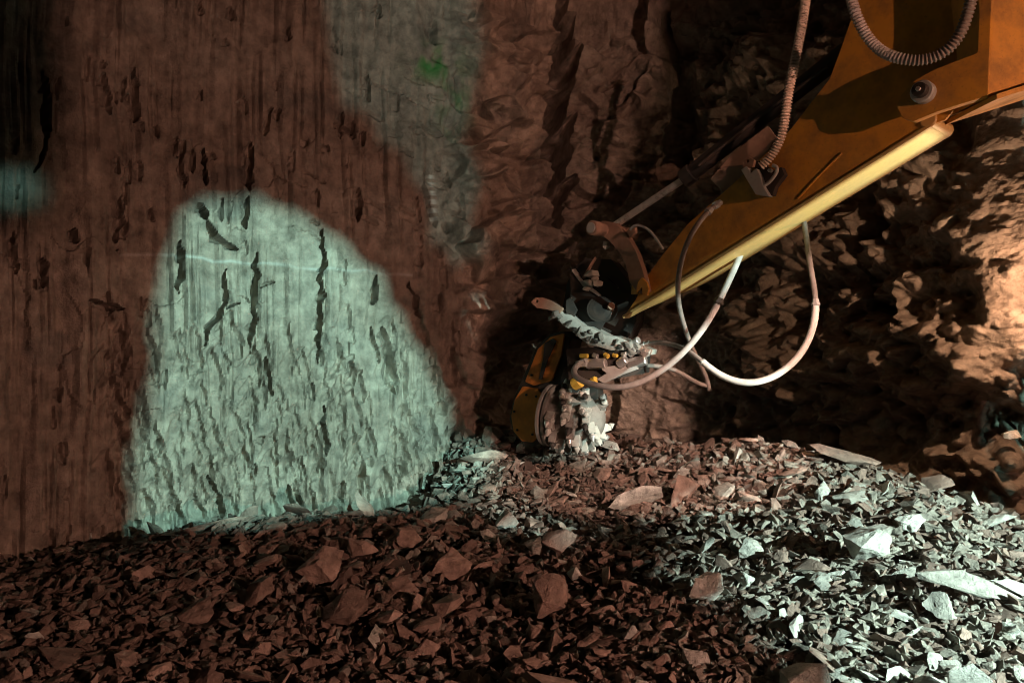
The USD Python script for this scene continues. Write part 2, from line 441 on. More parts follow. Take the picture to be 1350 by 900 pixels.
# upright crevices in the broken rock
groove([(744, -40), (740, 120), (736, 300)], 16, .75)
groove([(1125, 150), (1150, 300), (1120, 330)], 22, .4)
groove([(1120, 345), (1138, 400), (1190, 425)], 14, .35)
groove([(880, 20), (900, 160), (880, 260)], 22, .35)
# wall set back left of the cutter, deepening the shadow there
D -= .22 * np.exp(-(((U - 672) / 30) ** 4 + ((V - 500) / 75) ** 4)) * (dep > 3)
D = np.where(dep > 2.2, D, .3 * (meshkit.fbm(P0 * .9, 4, 50) - .5))
fade = 1 - sstep(4.95, 5.5, Z)
W = P0 + np.stack([NX, NY, 0 * NX], -1) * (D * fade)[..., None]
# wall colours: thin pale veining, painted lit marks, a green patch, damp grey blotches
vein_and_lit_marks = .6 * np.exp(-((V - (334 + (U - 160) * .075 + 5 * (meshkit.noise(np.stack([U / 22, 0 * U, 0 * U], -1), 61) - .5))) / 1.9) ** 2) * ((U > 160) & (U < 545)) * (.25 + .75 * meshkit.noise(np.stack([U / 30, 0 * U, 0 * U], -1), 62))
vein_and_lit_marks += .8 * np.exp(-(((U - 18) / 24) ** 2 + ((V - 250) / 26) ** 2)) * meshkit.noise(P0 * 9, 64)  # pale spot painted where a pool of light falls at the left edge
for (vu, a, b) in ((430 + 142, 230, 290),):
    vein_and_lit_marks += np.exp(-((U - vu - .06 * (V - 260)) / 4) ** 2) * ((V > a) & (V < b)) * (np.sin(V * .55) > -.2)  # pale dashes painted for pick marks that catch the light
green = np.exp(-(((U - 572) / 26) ** 2 + ((V - 82) / 22) ** 2)) + .55 * np.exp(-(((U - 600) / 26) ** 2 + ((V - 130) / 40) ** 2))
green = np.clip(green * sstep(.36, .62, meshkit.fbm(P0 * [9, 9, 5], 4, 63)) * .9, 0, .8)
damp = sstep(.55, .68, meshkit.fbm(P0 * 3.4, 3, 65)) * np.exp(-(((U - 255) / 70) ** 2 + ((V - 505) / 45) ** 2)) * .8 + .35 * left * sstep(.6, .75, meshkit.fbm(P0 * 2.4, 4, 66))
beds = np.stack([np.clip(vein_and_lit_marks, 0, 1), green, np.clip(damp, 0, 1)], -1) * (dep > 2.2)[..., None]
ns, nz = S.shape
i, j = np.meshgrid(np.arange(ns - 1), np.arange(nz - 1), indexing='ij')
q = np.stack([i * nz + j, (i + 1) * nz + j, (i + 1) * nz + j + 1, i * nz + j + 1], -1).reshape(-1, 4)
wall = obj('rock_wall', (W.reshape(-1, 3), np.vstack([q[:, [0, 1, 2]], q[:, [0, 2, 3]]])), 'mudstone_wall')
pv = UsdGeom.PrimvarsAPI(stage.GetPrimAtPath(wall)).CreatePrimvar('beds', Sdf.ValueTypeNames.Color3fArray, 'vertex')
from pxr import Vt
pv.Set(Vt.Vec3fArray.FromNumpy(beds.reshape(-1, 3).astype(np.float32)))
tag(wall, kind='structure')
# roof of the gallery
g = np.stack(np.meshgrid(np.linspace(-8, 8, 90), np.linspace(-4.5, 9.5, 80), indexing='ij'), -1)
rz = 5.52 + .35 * (meshkit.fbm(np.concatenate([g, g[..., :1] * 0], -1) * .8, 4, 71) - .5)
i, j = np.meshgrid(np.arange(89), np.arange(79), indexing='ij')
q = np.stack([i * 80 + j, i * 80 + j + 1, (i + 1) * 80 + j + 1, (i + 1) * 80 + j], -1).reshape(-1, 4)
tag(obj('rock_roof', (np.concatenate([g, rz[..., None]], -1).reshape(-1, 3), q), 'rubble_bed'), kind='structure')

# ------------------------------------------------------------------ heaped ground
ctl = [(600, 592, 7.15), (545, 668, 6.95), (540, 670, 6.0), (430, 675, 5.8), (230, 703, 5.7), (300, 684, 5.5), (0, 755, 4.9), (-120, 800, 4.2), (700, 600, 6.8), (820, 597, 6.8), (900, 590, 6.6), (990, 582, 6.1), (1130, 612, 5.6),
       (1250, 650, 4.9), (1350, 688, 4.3), (1450, 740, 3.9), (900, 660, 5.2), (760, 660, 5.6), (650, 680, 5.4), (560, 720, 4.7), (675, 829, 3.7), (830, 740, 4.2), (400, 829, 3.85), (150, 829, 3.95), (0, 900, 3.5),
       (300, 900, 3.4), (700, 900, 3.15), (950, 829, 3.25), (950, 900, 2.9), (1050, 700, 4.2), (1200, 740, 3.6), (1270, 785, 3.2), (1350, 800, 3.1), (1350, 900, 2.7), (1150, 829, 3.05), (1150, 900, 2.75), (1100, 740, 3.75)]
cp = np.array([at(*c) for c in ctl])
cp = np.vstack([cp, [(-6, 1, .2), (-2, 1, .15), (0, .8, .2), (2.5, .8, .35), (5, 1.5, .5), (-6, 4, .3), (0, -4, .1), (-6, -4, .1), (6, -4, .2), (0, 8.6, .7), (2.6, 7.4, .45), (5.4, 4.3, .1), (4.5, 5.4, .05), (3.65, 5.9, .05), (3.0, 6.5, .2), (-3.8, 5.6, .2)]])
rbf = RBFInterpolator(cp[:, :2], cp[:, 2], smoothing=.002, kernel='thin_plate_spline')
gx, gy = np.linspace(-7.2, 6.4, 300), np.linspace(-4.4, 9.2, 300)
GX, GY = np.meshgrid(gx, gy, indexing='ij')
from scipy.interpolate import RegularGridInterpolator
HZ = np.clip(rbf(np.stack([GX, GY], -1).reshape(-1, 2)).reshape(GX.shape), -.3, 1.3)
height = RegularGridInterpolator((gx, gy), HZ, bounds_error=False, fill_value=0.1)
fx, fy = np.r_[np.linspace(-7.2, -4.2, 40), np.arange(-4.15, 4.6, .03), np.linspace(4.65, 6.4, 30)], np.r_[np.linspace(-4.4, 2.2, 60), np.arange(2.25, 8.6, .03)]
FX, FY = np.meshgrid(fx, fy, indexing='ij')
FP = np.stack([FX, FY, height(np.stack([FX, FY], -1))], -1)
FP[..., 2] += .8 * blocks(FP, .18, .05, .06, 81) + .10 * (meshkit.fbm(FP * 4, 3, 82) - .5) - .06
i, j = np.meshgrid(np.arange(len(fx) - 1), np.arange(len(fy) - 1), indexing='ij')
k = len(fy)
q = np.stack([i * k + j, (i + 1) * k + j, (i + 1) * k + j + 1, i * k + j + 1], -1).reshape(-1, 4)
tag(obj('ground', (FP.reshape(-1, 3), q), 'rubble_bed'), kind='structure')


TU, TV = np.arange(-80, 1460, 5.0), np.arange(560, 960, 4.0)
TR = np.stack(np.broadcast_arrays((TU[:, None] - 675) / F, 1.0, (450 - TV[None, :]) / F), -1)
TD = np.full(TR.shape[:2], 9.9)
for d_ in np.arange(9.0, 1.5, -.02):
    q_ = EYE + d_ * TR
    TD[q_[..., 2] < height(q_[..., :2])] = d_


def on_ground(u, v):
    """where the photograph's pixel meets the heap"""
    iu, iv = int(round((u - TU[0]) / 5)), int(round((v - TV[0]) / 4))
    d = TD[iu, iv] if 0 <= iu < len(TU) and 0 <= iv < len(TV) else 9.9
    if d > 8.9:
        return None
    p = at(u, v, d)
    p[2] = float(height((p[0], p[1])))
    return p


def ground_normal(x, y, e=.12):
    h = lambda a, b: float(height((a, b)))
    return unit([-(h(x + e, y) - h(x - e, y)) / (2 * e), -(h(x, y + e) - h(x, y - e)) / (2 * e), 1])


def hull_stone(r, n=15, flat=.5, long=1.0):
    """one broken flake: sharp facets, radius about 1"""
    p = r.normal(size=(n, 3))
    p /= np.linalg.norm(p, axis=1, keepdims=True)
    p *= r.uniform(.72, 1.1, (n, 1))
    p *= [long, 1.0, flat]
    p[:, 2] = np.clip(p[:, 2], -flat * r.uniform(.55, .95), flat * r.uniform(.5, .9))     # split along the bedding
    return trimesh.Trimesh(p).convex_hull


def rough_stone(r, n=18, flat=.55, long=1.0, sub=2, wob=.07):
    m = hull_stone(r, n, flat, long)
    for _ in range(sub):
        m = m.subdivide()
    v = np.array(m.vertices)
    s = int(r.integers(1000))
    nrm = v / np.linalg.norm(v, axis=1, keepdims=True)
    v = v + nrm * (wob * 2 * (meshkit.fbm(v * 2.1 + 7, 3, s) - .5))[:, None]
    v += nrm * (wob * .5 * (meshkit.fbm(v * 7 + 3, 2, s + 5) - .5))[:, None]
    return trimesh.Trimesh(v, m.faces, process=False)


def rotation(r, up, tilt, yaw=None):
    z = unit(np.asarray(up) + r.normal(size=3) * tilt)
    a = r.uniform(0, 2 * np.pi) if yaw is None else yaw
    x = np.array([math.cos(a), math.sin(a), 0.0])
    x = unit(x - z * (x @ z))
    return np.stack([x, np.cross(z, x), z], 1)


def set_stone(mesh, size, R, p):
    return trimesh.Trimesh(np.array(mesh.vertices) * size @ R.T + p, mesh.faces, process=False)


def pale_share(u, v):
    """how much of the heap at this spot is pale grey-green stone"""
    s = .09 if u < 540 or v > 740 else .3
    s = max(s, .76 * sstep(1010, 1120, u) * sstep(660, 720, v))
    s = max(s, .62 * sstep(800, 960, u + (v - 700) * .25) * sstep(600, 690, v - (u - 1000) * .06))
    s = max(s, .55 * math.exp(-(((u - 610) / 90) ** 2 + ((v - 640) / 45) ** 2)))
    s = max(s, .6 * math.exp(-(((u - 670) / 70) ** 2 + ((v - 705) / 30) ** 2)))
    s = max(s, .75 * math.exp(-(((u - 990) / 75) ** 2 + ((v - 600) / 22) ** 2)))
    if u > 1130:
        s = max(s, .7 * sstep(600, 640, v))
    return s


POOL = [(np.array(m_.vertices), np.array(m_.faces)) for m_ in (hull_stone(RNG, int(RNG.integers(8, 13)), RNG.uniform(.3, .75), RNG.uniform(1, 1.6)) for _ in range(500))]


def small_stone(r, size, R, p):
    v_, f_ = POOL[int(r.integers(len(POOL)))]
    return (v_ * (size * r.uniform(.8, 1.2, 3))) @ R.T + p, f_


def heap_up(parts):
    n_ = np.cumsum([0] + [len(v_) for v_, _ in parts[:-1]])
    return np.vstack([v_ for v_, _ in parts]), np.vstack([f_ + k_ for (_, f_), k_ in zip(parts, n_)])


placed = []     # (x, y, radius)
# stones that stand out in the photograph: name, pixel, size in px (half), flat, long, yaw, material, label
STONES = [
    ('slab', 1268, 782, 88, .13, 1.0, .27, -.40, 'pale_stone', 'long pale grey-green slab lying at the lower right end of the heap'),
    ('slab', 1338, 782, 44, .12, 1.0, .3, -.42, 'pale_stone', 'shorter pale slab beside the long slab, at the right edge'),
    ('rock', 1146, 738, 34, .7, 1.0, 1.0, .3, 'pale_stone', 'biggest pale lumpy block beside the dark hollow on the right heap'),
    ('rock', 937, 788, 31, .5, 1.0, .8, .1, 'pale_stone', 'broad tan boulder alone near the bottom edge right of centre'),
    ('rock', 1089, 775, 21, .35, 1.0, .8, 1.2, 'pale_stone', 'pale curved flake standing below the dark hollow'),
    ('rock', 576, 686, 22, .4, 1.0, .9, .5, 'pale_stone', 'bright angular chip at the foot of the lit cut face'),
    ('rock', 670, 698, 19, .6, 1.0, 1.0, .9, 'pale_stone', 'pale faceted stone left of the brown block in the middle of the heap'),
    ('rock', 733, 730, 34, .55, 1.0, .75, .1, 'brown_stone', 'long brown block beside a pale stone in the middle of the heap'),
    ('rock', 706, 738, 19, .7, 1.0, 1.0, .5, 'pale_stone', 'grey stone leaning on the left end of the long brown block'),
    ('rock', 598, 757, 34, .5, 1.0, .9, .2, 'brown_stone', 'smooth reddish slab catching light in the lower middle'),
    ('rock', 540, 722, 24, .6, 1.0, 1.0, .8, 'brown_stone', 'reddish block just above the smooth slab'),
    ('rock', 428, 765, 42, .6, 1.0, .9, .4, 'brown_stone', 'large round-backed brown boulder in the dim lower left'),
    ('rock', 462, 812, 46, .5, 1.0, .9, 2.2, 'brown_stone', 'wide flat brown boulder at the bottom edge left of centre'),
    ('rock', 725, 806, 46, .6, 1.0, .9, 1.8, 'brown_stone', 'massive brown boulder at the bottom edge of the middle'),
    ('rock', 345, 790, 30, .7, 1.0, 1.0, .9, 'brown_stone', 'upright brown stone left of the round-backed boulder'),
    ('rock', 480, 730, 30, .5, 1.0, .9, .1, 'brown_stone', 'brown slab on the ridge below the lit face'),
    ('rock', 265, 818, 36, .35, 1.0, .8, .1, 'brown_stone', 'flat dim slab at the bottom edge on the left'),
    ('rock', 1085, 655, 20, .35, 1.0, .5, 1.2, 'pale_stone', 'narrow pale splinter standing on the crest of the right heap'),
    ('rock', 1160, 712, 20, .5, 1.0, .9, .6, 'pale_stone', 'squarish pale stone right above the lumpy block'),
    ('rock', 1200, 700, 22, .5, 1.0, .8, .3, 'pale_stone', 'brightest pale stone on the upper right slope'),
    ('rock', 985, 772, 18, .6, 1.0, .9, .5, 'pale_stone', 'small grey block between the tan boulder and the curved flake'),
    ('rock', 1030, 742, 20, .5, 1.0, .9, 2.0, 'brown_stone', 'brown flake left of the dark hollow on the right heap'),
    ('rock', 990, 738, 20, .55, 1.0, 1.0, .5, 'pale_stone', 'rounded grey stone left of the brown flake'),
    ('rock', 1240, 815, 30, .4, 1.0, .9, .5, 'pale_stone', 'flat pale stone below the long slab at the bottom edge'),
]
HOLLOWS = [(1105, 742, 30, 24), (800, 760, 60, 30), (870, 700, 26, 18), (1215, 790, 50, 14)]
for nm, u, v, hp, flat, lg, wd, yaw, mt, label in STONES:
    p = on_ground(u, v)
    if p is None:
        continue
    d = p[1]
    size = hp * d / F * (.86 if mt == 'brown_stone' else 1)
    up = ground_normal(p[0], p[1])
    m = rough_stone(RNG, 15, flat, 1.0, 3, .15)
    v_ = np.array(m.vertices) * [1.0, max(wd, .2), 1.0]
    m = trimesh.Trimesh(v_, m.faces, process=False)
    up2 = unit(up + np.array([0, -.45, 0]))
    R = rotation(RNG, up2, .08, yaw)
    o = obj(nm, set_stone(m, size, R, p + up * size * flat * (.75 if nm == 'rock' else 1.3) + up * .012), mt, smooth=22)
    tag(o, label=label, category='slab' if nm == 'slab' else 'rock')
    placed.append((u, v, hp * .8))
# stones of the heap: many sizes; the largest are things of their own
cand = []
MARKED = [(u, v, hp * .62) for _, u, v, hp, *_r in STONES]
r = np.random.default_rng(19)
tries = 0
while len(cand) < 7500 and tries < 60000:
    tries += 1
    u, v = r.uniform(-40, 1390), r.uniform(575, 925)
    # area-true sampling: keep with the chance that a patch of ground has in the picture
    p = on_ground(u, v)
    if p is None or p[1] > 7.4:
        continue
    dk = .22 if any(((u - a) / ru) ** 2 + ((v - b) / rv) ** 2 < 1 for a, b, ru, rv in HOLLOWS) else 1
    if r.random() > dk:
        continue
    big = r.random()
    s = r.uniform(.020, .045) if big < .72 else r.uniform(.04, .09) if big < .94 else r.uniform(.08, .16)
    if u < 640 and v > 690 or (v > 760 and u < 800):
        s *= 1.5
    elif u > 800:
        s *= 1.2
    px = s * F / p[1]
    if any((u - a) ** 2 + ((v - b) * 1.7) ** 2 < c * c for a, b, c in MARKED):
        continue
    if px > 11 and any((u - a) ** 2 + (v - b) ** 2 < (c + px) ** 2 * .55 for a, b, c in placed):
        continue
    if px > 11:
        placed.append((u, v, px * .8))
    cand.append((px, u, v, p, s))
cand.sort(key=lambda c: -c[0])
stuff = {'brown_rubble': [], 'pale_rubble': []}
for n, (px, u, v, p, s) in enumerate(cand):
    pale = r.random() < pale_share(u, v)
    up = ground_normal(p[0], p[1])
    flat = r.uniform(.14, .6)
    R = rotation(r, up, .62)
    lift = up * s * flat * r.uniform(.2, 1.0)
    if n < 270:
        m = rough_stone(r, int(r.integers(11, 18)), flat * (.7 if u > 800 else 1), r.uniform(1, 1.6), 2, .10)
        o = obj('rock', set_stone(m, s, R, p + lift), 'pale_stone' if pale else 'brown_stone', smooth=22)
        look = ('flat ' if flat < .45 else 'blocky ') + ('larger ' if px > 24 else 'smaller ')
        col_ = 'pale grey-green stone' if pale else 'reddish brown lump'
        if u > 800:
            wh = ('on the right heap crest' if v < 655 else 'on the slope at the right edge' if u > 1180 else
                  'low on the right heap' if v > 765 else 'in mid right heap' if u > 980 else 'on the left shoulder of the right heap')
        elif v < 690:
            wh = 'in rubble under the cutter drum' if u > 640 else 'at the foot of the lit cut face'
        else:
            wh = ('in the far left corner' if u < 200 else 'on the ridge below the lit face' if v < 745 and u < 560 else 'in the dim lower left heap' if u < 430 else
                  'in the heap left of its middle' if u < 640 else 'in the shadowed bottom middle' if v > 765 else 'in the heap before the cutter')
        zone = (f'{look}{col_} {wh}', f'{look}{"pale" if pale else "brown"} stones {wh}')
        tag(o, label=zone[0], category='rock', group=zone[1])
    else:
        stuff['pale_rubble' if pale else 'brown_rubble'].append(small_stone(r, s, R, p + lift))
# fine grit
for k in range(9000):
    u, v = r.uniform(-30, 1380), 585 + 330 * r.random() ** 1.3
    p = on_ground(u, v) if k % 1 == 0 else None
    if p is None or p[1] > 7.4:
        continue
    s = r.uniform(.007, .02) * (1 + .25 * (p[1] > 5))
    stuff['pale_rubble' if r.random() < pale_share(u, v) else 'brown_rubble'].append(small_stone(r, s, rotation(r, (0, 0, 1), .6), p + [0, 0, s * .3]))
for k, nm in (('brown_rubble', 'brown_rubble'), ('pale_rubble', 'pale_rubble')):
    tag(obj(nm, heap_up(stuff[k]), k), kind='stuff', category='rubble',
        label='small reddish brown broken stone covering the heap' if k == 'brown_rubble' else 'small pale grey-green broken stone covering the heap')
# the white stone low on the right wall
m = rough_stone(np.random.default_rng(3), 14, .62, 1.0, 2, .08)
WU, WV = 675 + F * W[..., 0] / np.maximum(W[..., 1], .5), 450 - F * (W[..., 2] - 1.7) / np.maximum(W[..., 1], .5)
hit_ = (np.hypot(WU - 1333, WV - 580) < 9) & (W[..., 1] > 3)
ws = at(1333, 573, (W[..., 1][hit_].min() if hit_.any() else 4.95) - .09)
ws_size = .058 * ws[1] / 4.95
tag(obj('rock', set_stone(m, ws_size, rotation(np.random.default_rng(4), (0, -.5, 1), .1, .1), ws), 'white_stone', smooth=30), label='small glaring white stone on the dark right wall at the edge', category='rock')

# ------------------------------------------------------------------ excavator arm
A, B = at(822, 418, 6.0), at(1228, 165, 4.4)
e1 = B - A
hn = unit([e1[1], -e1[0], 0.0])
if hn @ (EYE - A) < 0:
    hn = -hn
ARM = Plane(A, e1, hn)                      # the arm's side that faces the viewer
ex = thing('excavator_arm', 'orange excavator arm reaching down from the upper right to the cutter', 'excavator arm')
arm_w = .30
side = [(822, 418), (1228, 164), (1246, 158), (1256, 146), (1262, 120), (1280, 40), (1280, -20), (1138, -20), (1112, 55), (1094, 104), (1066, 140), (1043, 170), (1000, 212), (958, 250), (906, 296), (872, 338), (852, 366), (838, 395)]
obj('arm_side', ARM.plate(side, .022, round_by=.01), 'orange_paint', ex)
obj('arm_side', ARM.moved(-arm_w + .02).plate(side, .02, round_by=.01), 'orange_paint', ex)
# bottom plate: narrows to the tip, stands a little proud of the sides
n_ = 24
bot = []
for t in np.linspace(0, 1, n_):
    c = A + e1 * t
    w = arm_w * (.16 + .84 * sstep(0, .30, t)) + .012
    bot.append((c + hn * .012, c - hn * w))
up = unit(ARM.e2)
if up[2] < 0:
    up = -up
vs = []
for a, b in bot:
    vs += [a + up * .012, a - up * .010, b - up * .010, b + up * .012]
vs = np.array(vs)
fs = []
for k in range(n_ - 1):
    for c in range(4):
        a, b = k * 4 + c, k * 4 + (c + 1) % 4
        fs += [(a, b, b + 4), (a, b + 4, a + 4)]
fs += [(0, 2, 1), (0, 3, 2), (n_ * 4 - 4, n_ * 4 - 3, n_ * 4 - 2), (n_ * 4 - 4, n_ * 4 - 2, n_ * 4 - 1)]
bp = trimesh.Trimesh(vs, fs, process=False); bp.fix_normals()
tag(obj('bottom_plate', bp, 'yellow_paint', ex), label='pale yellow underside plate')
obj('end_cap', rod(B + up * .035 + hn * .014, B + up * .035 - hn * (arm_w + .014), .046, 24), 'yellow_paint', ex)
# top plate between the sides
top = [(852, 366), (872, 338), (906, 296), (958, 250), (1000, 212), (1043, 170), (1066, 140), (1094, 104), (1112, 55), (1138, -20)]
tp = np.array([ARM.px(*q) for q in top])
vs = np.vstack([np.stack([tp - hn * .024, tp - hn * (arm_w - .024)], 1).reshape(-1, 3), np.stack([tp - hn * .024 - up * .02, tp - hn * (arm_w - .024) - up * .02], 1).reshape(-1, 3)])
fs = []
n2 = len(tp)
for k in range(n2 - 1):
    a = 2 * k
    for o_, fl in ((0, 1), (2 * n2, -1)):
        f4 = [a + o_, a + 1 + o_, a + 3 + o_, a + 2 + o_]
        fs += [(f4[0], f4[1], f4[2])[::fl], (f4[0], f4[2], f4[3])[::fl]]
obj('top_plate', trimesh.Trimesh(vs, fs, process=False), 'orange_paint', ex)
# weld seam ribs on the side
obj('weld_seam', tube([ARM.px(u, v) + hn * .002 for u, v in spline([(1052, 262, 0), (1076, 236, 0), (1110, 202, 0)], 12)[:, :2]], .007, 8), 'orange_paint', ex)
# boom: fork cheek, then the box that turns towards the lamp
BOOM = ARM.moved(.16)
cheek = [(1182, 140), (1188, 126), (1206, 106), (1232, 92), (1262, 80), (1289, 70), (1291, 20), (1289, -30), (1308, -30), (1302, 127), (1270, 136), (1236, 147), (1204, 160), (1190, 156)]
obj('boom_cheek', BOOM.plate(cheek, .05, round_by=.015), 'orange_paint', ex)
obj('boom_cheek', ARM.moved(-arm_w - .06).plate(cheek, .05, round_by=.015), 'orange_paint', ex)
b0 = BOOM.px(1296, 60)
BOX = Plane(b0, [1, -.12, 0], [.06, -1, 0])
boxp = [(1293, -40), (1303, 128), (1365, 106), (1440, 84), (1440, -40)]
obj('boom_box', BOX.plate(boxp, .42), 'orange_paint', ex)
lip = np.array([BOX.px(1303, 130), BOX.px(1440, 86)])
obj('boom_flange', block((lip[0] + lip[1]) / 2 + np.array([0, .17, -.012]), (lip[1] - lip[0]) / 2, np.array([0, .24, 0]), np.array([0, 0, .014])), 'orange_paint', ex)
pc = BOOM.px(1219, 123)
pin = obj('pivot_pin', lathe(pc - hn * .1, hn, [(0, .040), (.195, .040), (.20, .036)], 28), 'dark_steel', ex)
obj('pin_collar', lathe(pc, hn, [(0, .062), (.05, .062), (.056, .056), (.056, .04)], 28), 'worn_steel', pin)
obj('pin_bolt', lathe(pc + hn * .10, hn, [(0, .014), (.012, .014)], 6), 'bright_steel', pin)
# bucket cylinder behind and above the arm
back = ARM.moved(-.15)
c0, c1, c2 = back.px(1128, 58), back.px(902, 236), back.px(806, 300)
cyl = obj('cylinder_barrel', lathe(c0, c1 - c0, [(0, .055), (.02, .062), (np.linalg.norm(c1 - c0) - .09, .062), (np.linalg.norm(c1 - c0) - .085, .075), (np.linalg.norm(c1 - c0), .075)], 24), 'dark_steel', ex)
obj('piston_rod', rod(c1 - unit(c2 - c1) * .02, c2, .028, 18), 'bright_steel', ex)
obj('feed_pipe', tube(spline([back.px(1100, 92) + hn * .09, back.px(1000, 166) + hn * .10, back.px(930, 222) + hn * .10], 30), .014, 10), 'dark_steel', ex)
obj('guard_plate', ARM.moved(-.02).plate([(936, 236), (968, 200), (1012, 166), (1024, 182), (1006, 208), (985, 232), (958, 258)], .02, holes=[(985, 212, .02)], round_by=.01), 'rust', ex)
# clamp block that carries the guarded hose
ck = ARM.moved(.10)
cl = obj('hose_clamp', ck.plate([(977, 224), (984, 219), (990, 228), (997, 222), (1002, 232), (1006, 246), (1014, 259), (996, 256)], .06, round_by=.004), 'worn_steel', ex)
obj('clamp_body', ARM.moved(.055).plate([(992, 214), (1002, 212), (1020, 226), (1030, 220), (1034, 230), (1022, 246), (1018, 258), (1006, 256)], .05, round_by=.006), 'dark_steel', cl)
for (u, v) in ((1022, 227), (1010, 238)):
    obj('clamp_bolt', rod(ARM.px(u, v) + hn * .05, ARM.px(u, v) + hn * .085, .013, 8), 'bright_steel', cl)
obj('clamp_hook', tube(spline([ARM.px(1018, 246) + hn * .09, ARM.px(1030, 234) + hn * .09, ARM.px(1033, 226) + hn * .09, ARM.px(1027, 221) + hn * .09], 14), .012, 8), 'worn_steel', cl)
obj('mounting_lug', ARM.moved(.09).plate([(979, 222), (980, 211), (986, 206), (994, 211), (992, 220)], .03, holes=[(985.5, 212.5, .011)], round_by=.004), 'rust', ex)
# link at the arm's tip
lk = ARM.moved(.05)
link = [(786, 294), (797, 291), (811, 294), (826, 310), (839, 333), (847, 356), (852, 374), (854, 384), (846, 388), (838, 382), (830, 372), (826, 352), (819, 336), (806, 320), (794, 310), (786, 304)]
obj('link', lk.plate(link, .055, holes=[(846, 379, .022)], round_by=.012), 'rust', ex)
obj('link', ARM.moved(-arm_w).plate(link, .05, round_by=.012), 'rust', ex)
q0 = lk.px(796, 303)
pn = obj('link_pin', lathe(q0 - hn * .4, hn, [(0, .05), (.47, .05), (.475, .058), (.55, .058), (.556, .05)], 24), 'rust', ex)
obj('pin_ring', lathe(q0 + hn * .152, hn, [(0, .042), (.012, .042), (.012, .024)], 24), 'worn_steel', pn)
q1 = lk.px(846, 379)
obj('lug', ARM.moved(.075).plate([(838, 386), (841, 372), (846, 366), (852, 372), (855, 380), (853, 389), (847, 389), (846, 378)], .022, round_by=.004), 'orange_paint', ex)
obj('lug', ARM.moved(.02).plate([(832, 388), (833, 374), (838, 372), (840, 388)], .02, round_by=.003), 'orange_paint', ex)
obj('hose_tab', lk.moved(.01).plate([(826, 306), (830, 300), (837, 298), (837, 306), (831, 313)], .03), 'rust', ex)

# ------------------------------------------------------------------ cutter on the arm's end
cu = thing('drum_cutter', 'hydraulic drum cutter with orange case and pick-studded drum against the rock', 'drum cutter')
CN = unit([-.35, -.93, 0])
CUT = Plane(at(745, 500, 6.45), [.93, -.35, 0], CN)
# dark frame that hangs from the arm
frame = [(748, 372), (757, 352), (772, 340), (806, 342), (828, 370), (840, 400), (838, 424), (828, 446), (800, 452), (770, 444), (738, 424)]
obj('frame', CUT.moved(-.05).plate(frame, .34, round_by=.02), 'dark_steel', cu)
f0 = CUT.moved(.14)
obj('frame_cheek', f0.plate([(752, 360), (758, 356), (790, 391), (800, 420), (788, 440), (768, 430), (752, 396)], .03, round_by=.01), 'dark_steel', cu)
obj('edge_strip', f0.moved(.02).plate([(753, 356), (757, 354), (770, 372), (791, 388), (790, 391), (768, 377)], .05), 'worn_steel', cu)
obj('side_strip', f0.moved(.02).plate([(767, 366), (770, 367), (786, 340), (784, 338)], .03), 'rust', cu)
obj('cross_strip', f0.moved(.02).plate([(799, 366), (801, 364), (815, 378), (814, 380)], .03), 'dark_steel', cu)
# muddy clods caught on the frame
r2 = np.random.default_rng(8)
cl_ = []
for (u, v, s) in ((780, 361, .07), (777, 372, .06), (788, 374, .06), (783, 368, .05), (799, 323, .045), (774, 380, .04)):
    cl_.append(set_stone(rough_stone(r2, 14, .7, 1, 1, .1), s, rotation(r2, (0, 0, 1), .5), f0.moved(.05).px(u, v)))
tag(obj('mud', cat(*cl_), 'muddy_steel', cu, smooth=30), label='pale mud caked on the frame', kind='stuff')
# round motor
mo = f0.px(795, 408)
mt = obj('motor', lathe(mo - CN * .1, CN, [(0, .10), (.16, .10), (.17, .09), (.22, .09), (.225, .05)], 28), 'dark_steel', cu)
obj('motor_ring', lathe(mo + CN * .10, CN, [(0, .105), (.02, .105)], 28), 'dark_steel', mt)
obj('port', rod(f0.px(806, 408) + CN * .06, f0.px(812, 404) + CN * .16, .03, 14), 'rust', cu)
# mounting plate seen along its edge, with a drilled rusty lug
obj('mounting_plate', f0.moved(.16).plate([(726, 405), (738, 408), (741, 413), (752, 415), (768, 429), (776, 430), (798, 442), (812, 443), (836, 453), (858, 461), (856, 468), (838, 466), (820, 461), (806, 462), (786, 456), (778, 456), (764, 445), (750, 433), (742, 429), (734, 417)], .3, round_by=.006), 'muddy_steel', cu)
r4 = np.random.default_rng(21)
cl_ = []
for k in range(26):
    t_ = r4.random()
    u, v = np.interp(t_, [0, .3, .6, 1], [726, 768, 800, 856]), np.interp(t_, [0, .3, .6, 1], [411, 438, 452, 465]) + r4.uniform(-5, 5)
    cl_.append(set_stone(rough_stone(r4, 13, .6, 1, 1, .12), r4.uniform(.016, .06), rotation(r4, (0, 0, 1), .8), f0.moved(.165).px(u, v)))
tag(obj('mud', cat(*cl_), 'caked_steel', cu, smooth=30), label='dark mud stuck along the plate edge', kind='stuff')
for (u, v) in ((758, 434), (786, 450), (818, 457), (842, 464)):
    obj('bolt', rod(f0.moved(.155).px(u, v), f0.moved(.19).px(u, v), .02, 6), 'dark_steel', cu)
obj('lug', f0.moved(.18).plate([(700, 398), (706, 392), (716, 392), (728, 397), (741, 406), (738, 413), (722, 408), (708, 406)], .06, holes=[(708, 397, .012)], round_by=.008), 'rust', cu)
obj('lug', f0.moved(.12).plate([(746, 396), (752, 392), (760, 408), (756, 418), (746, 412)], .04, round_by=.006), 'dark_steel', cu)
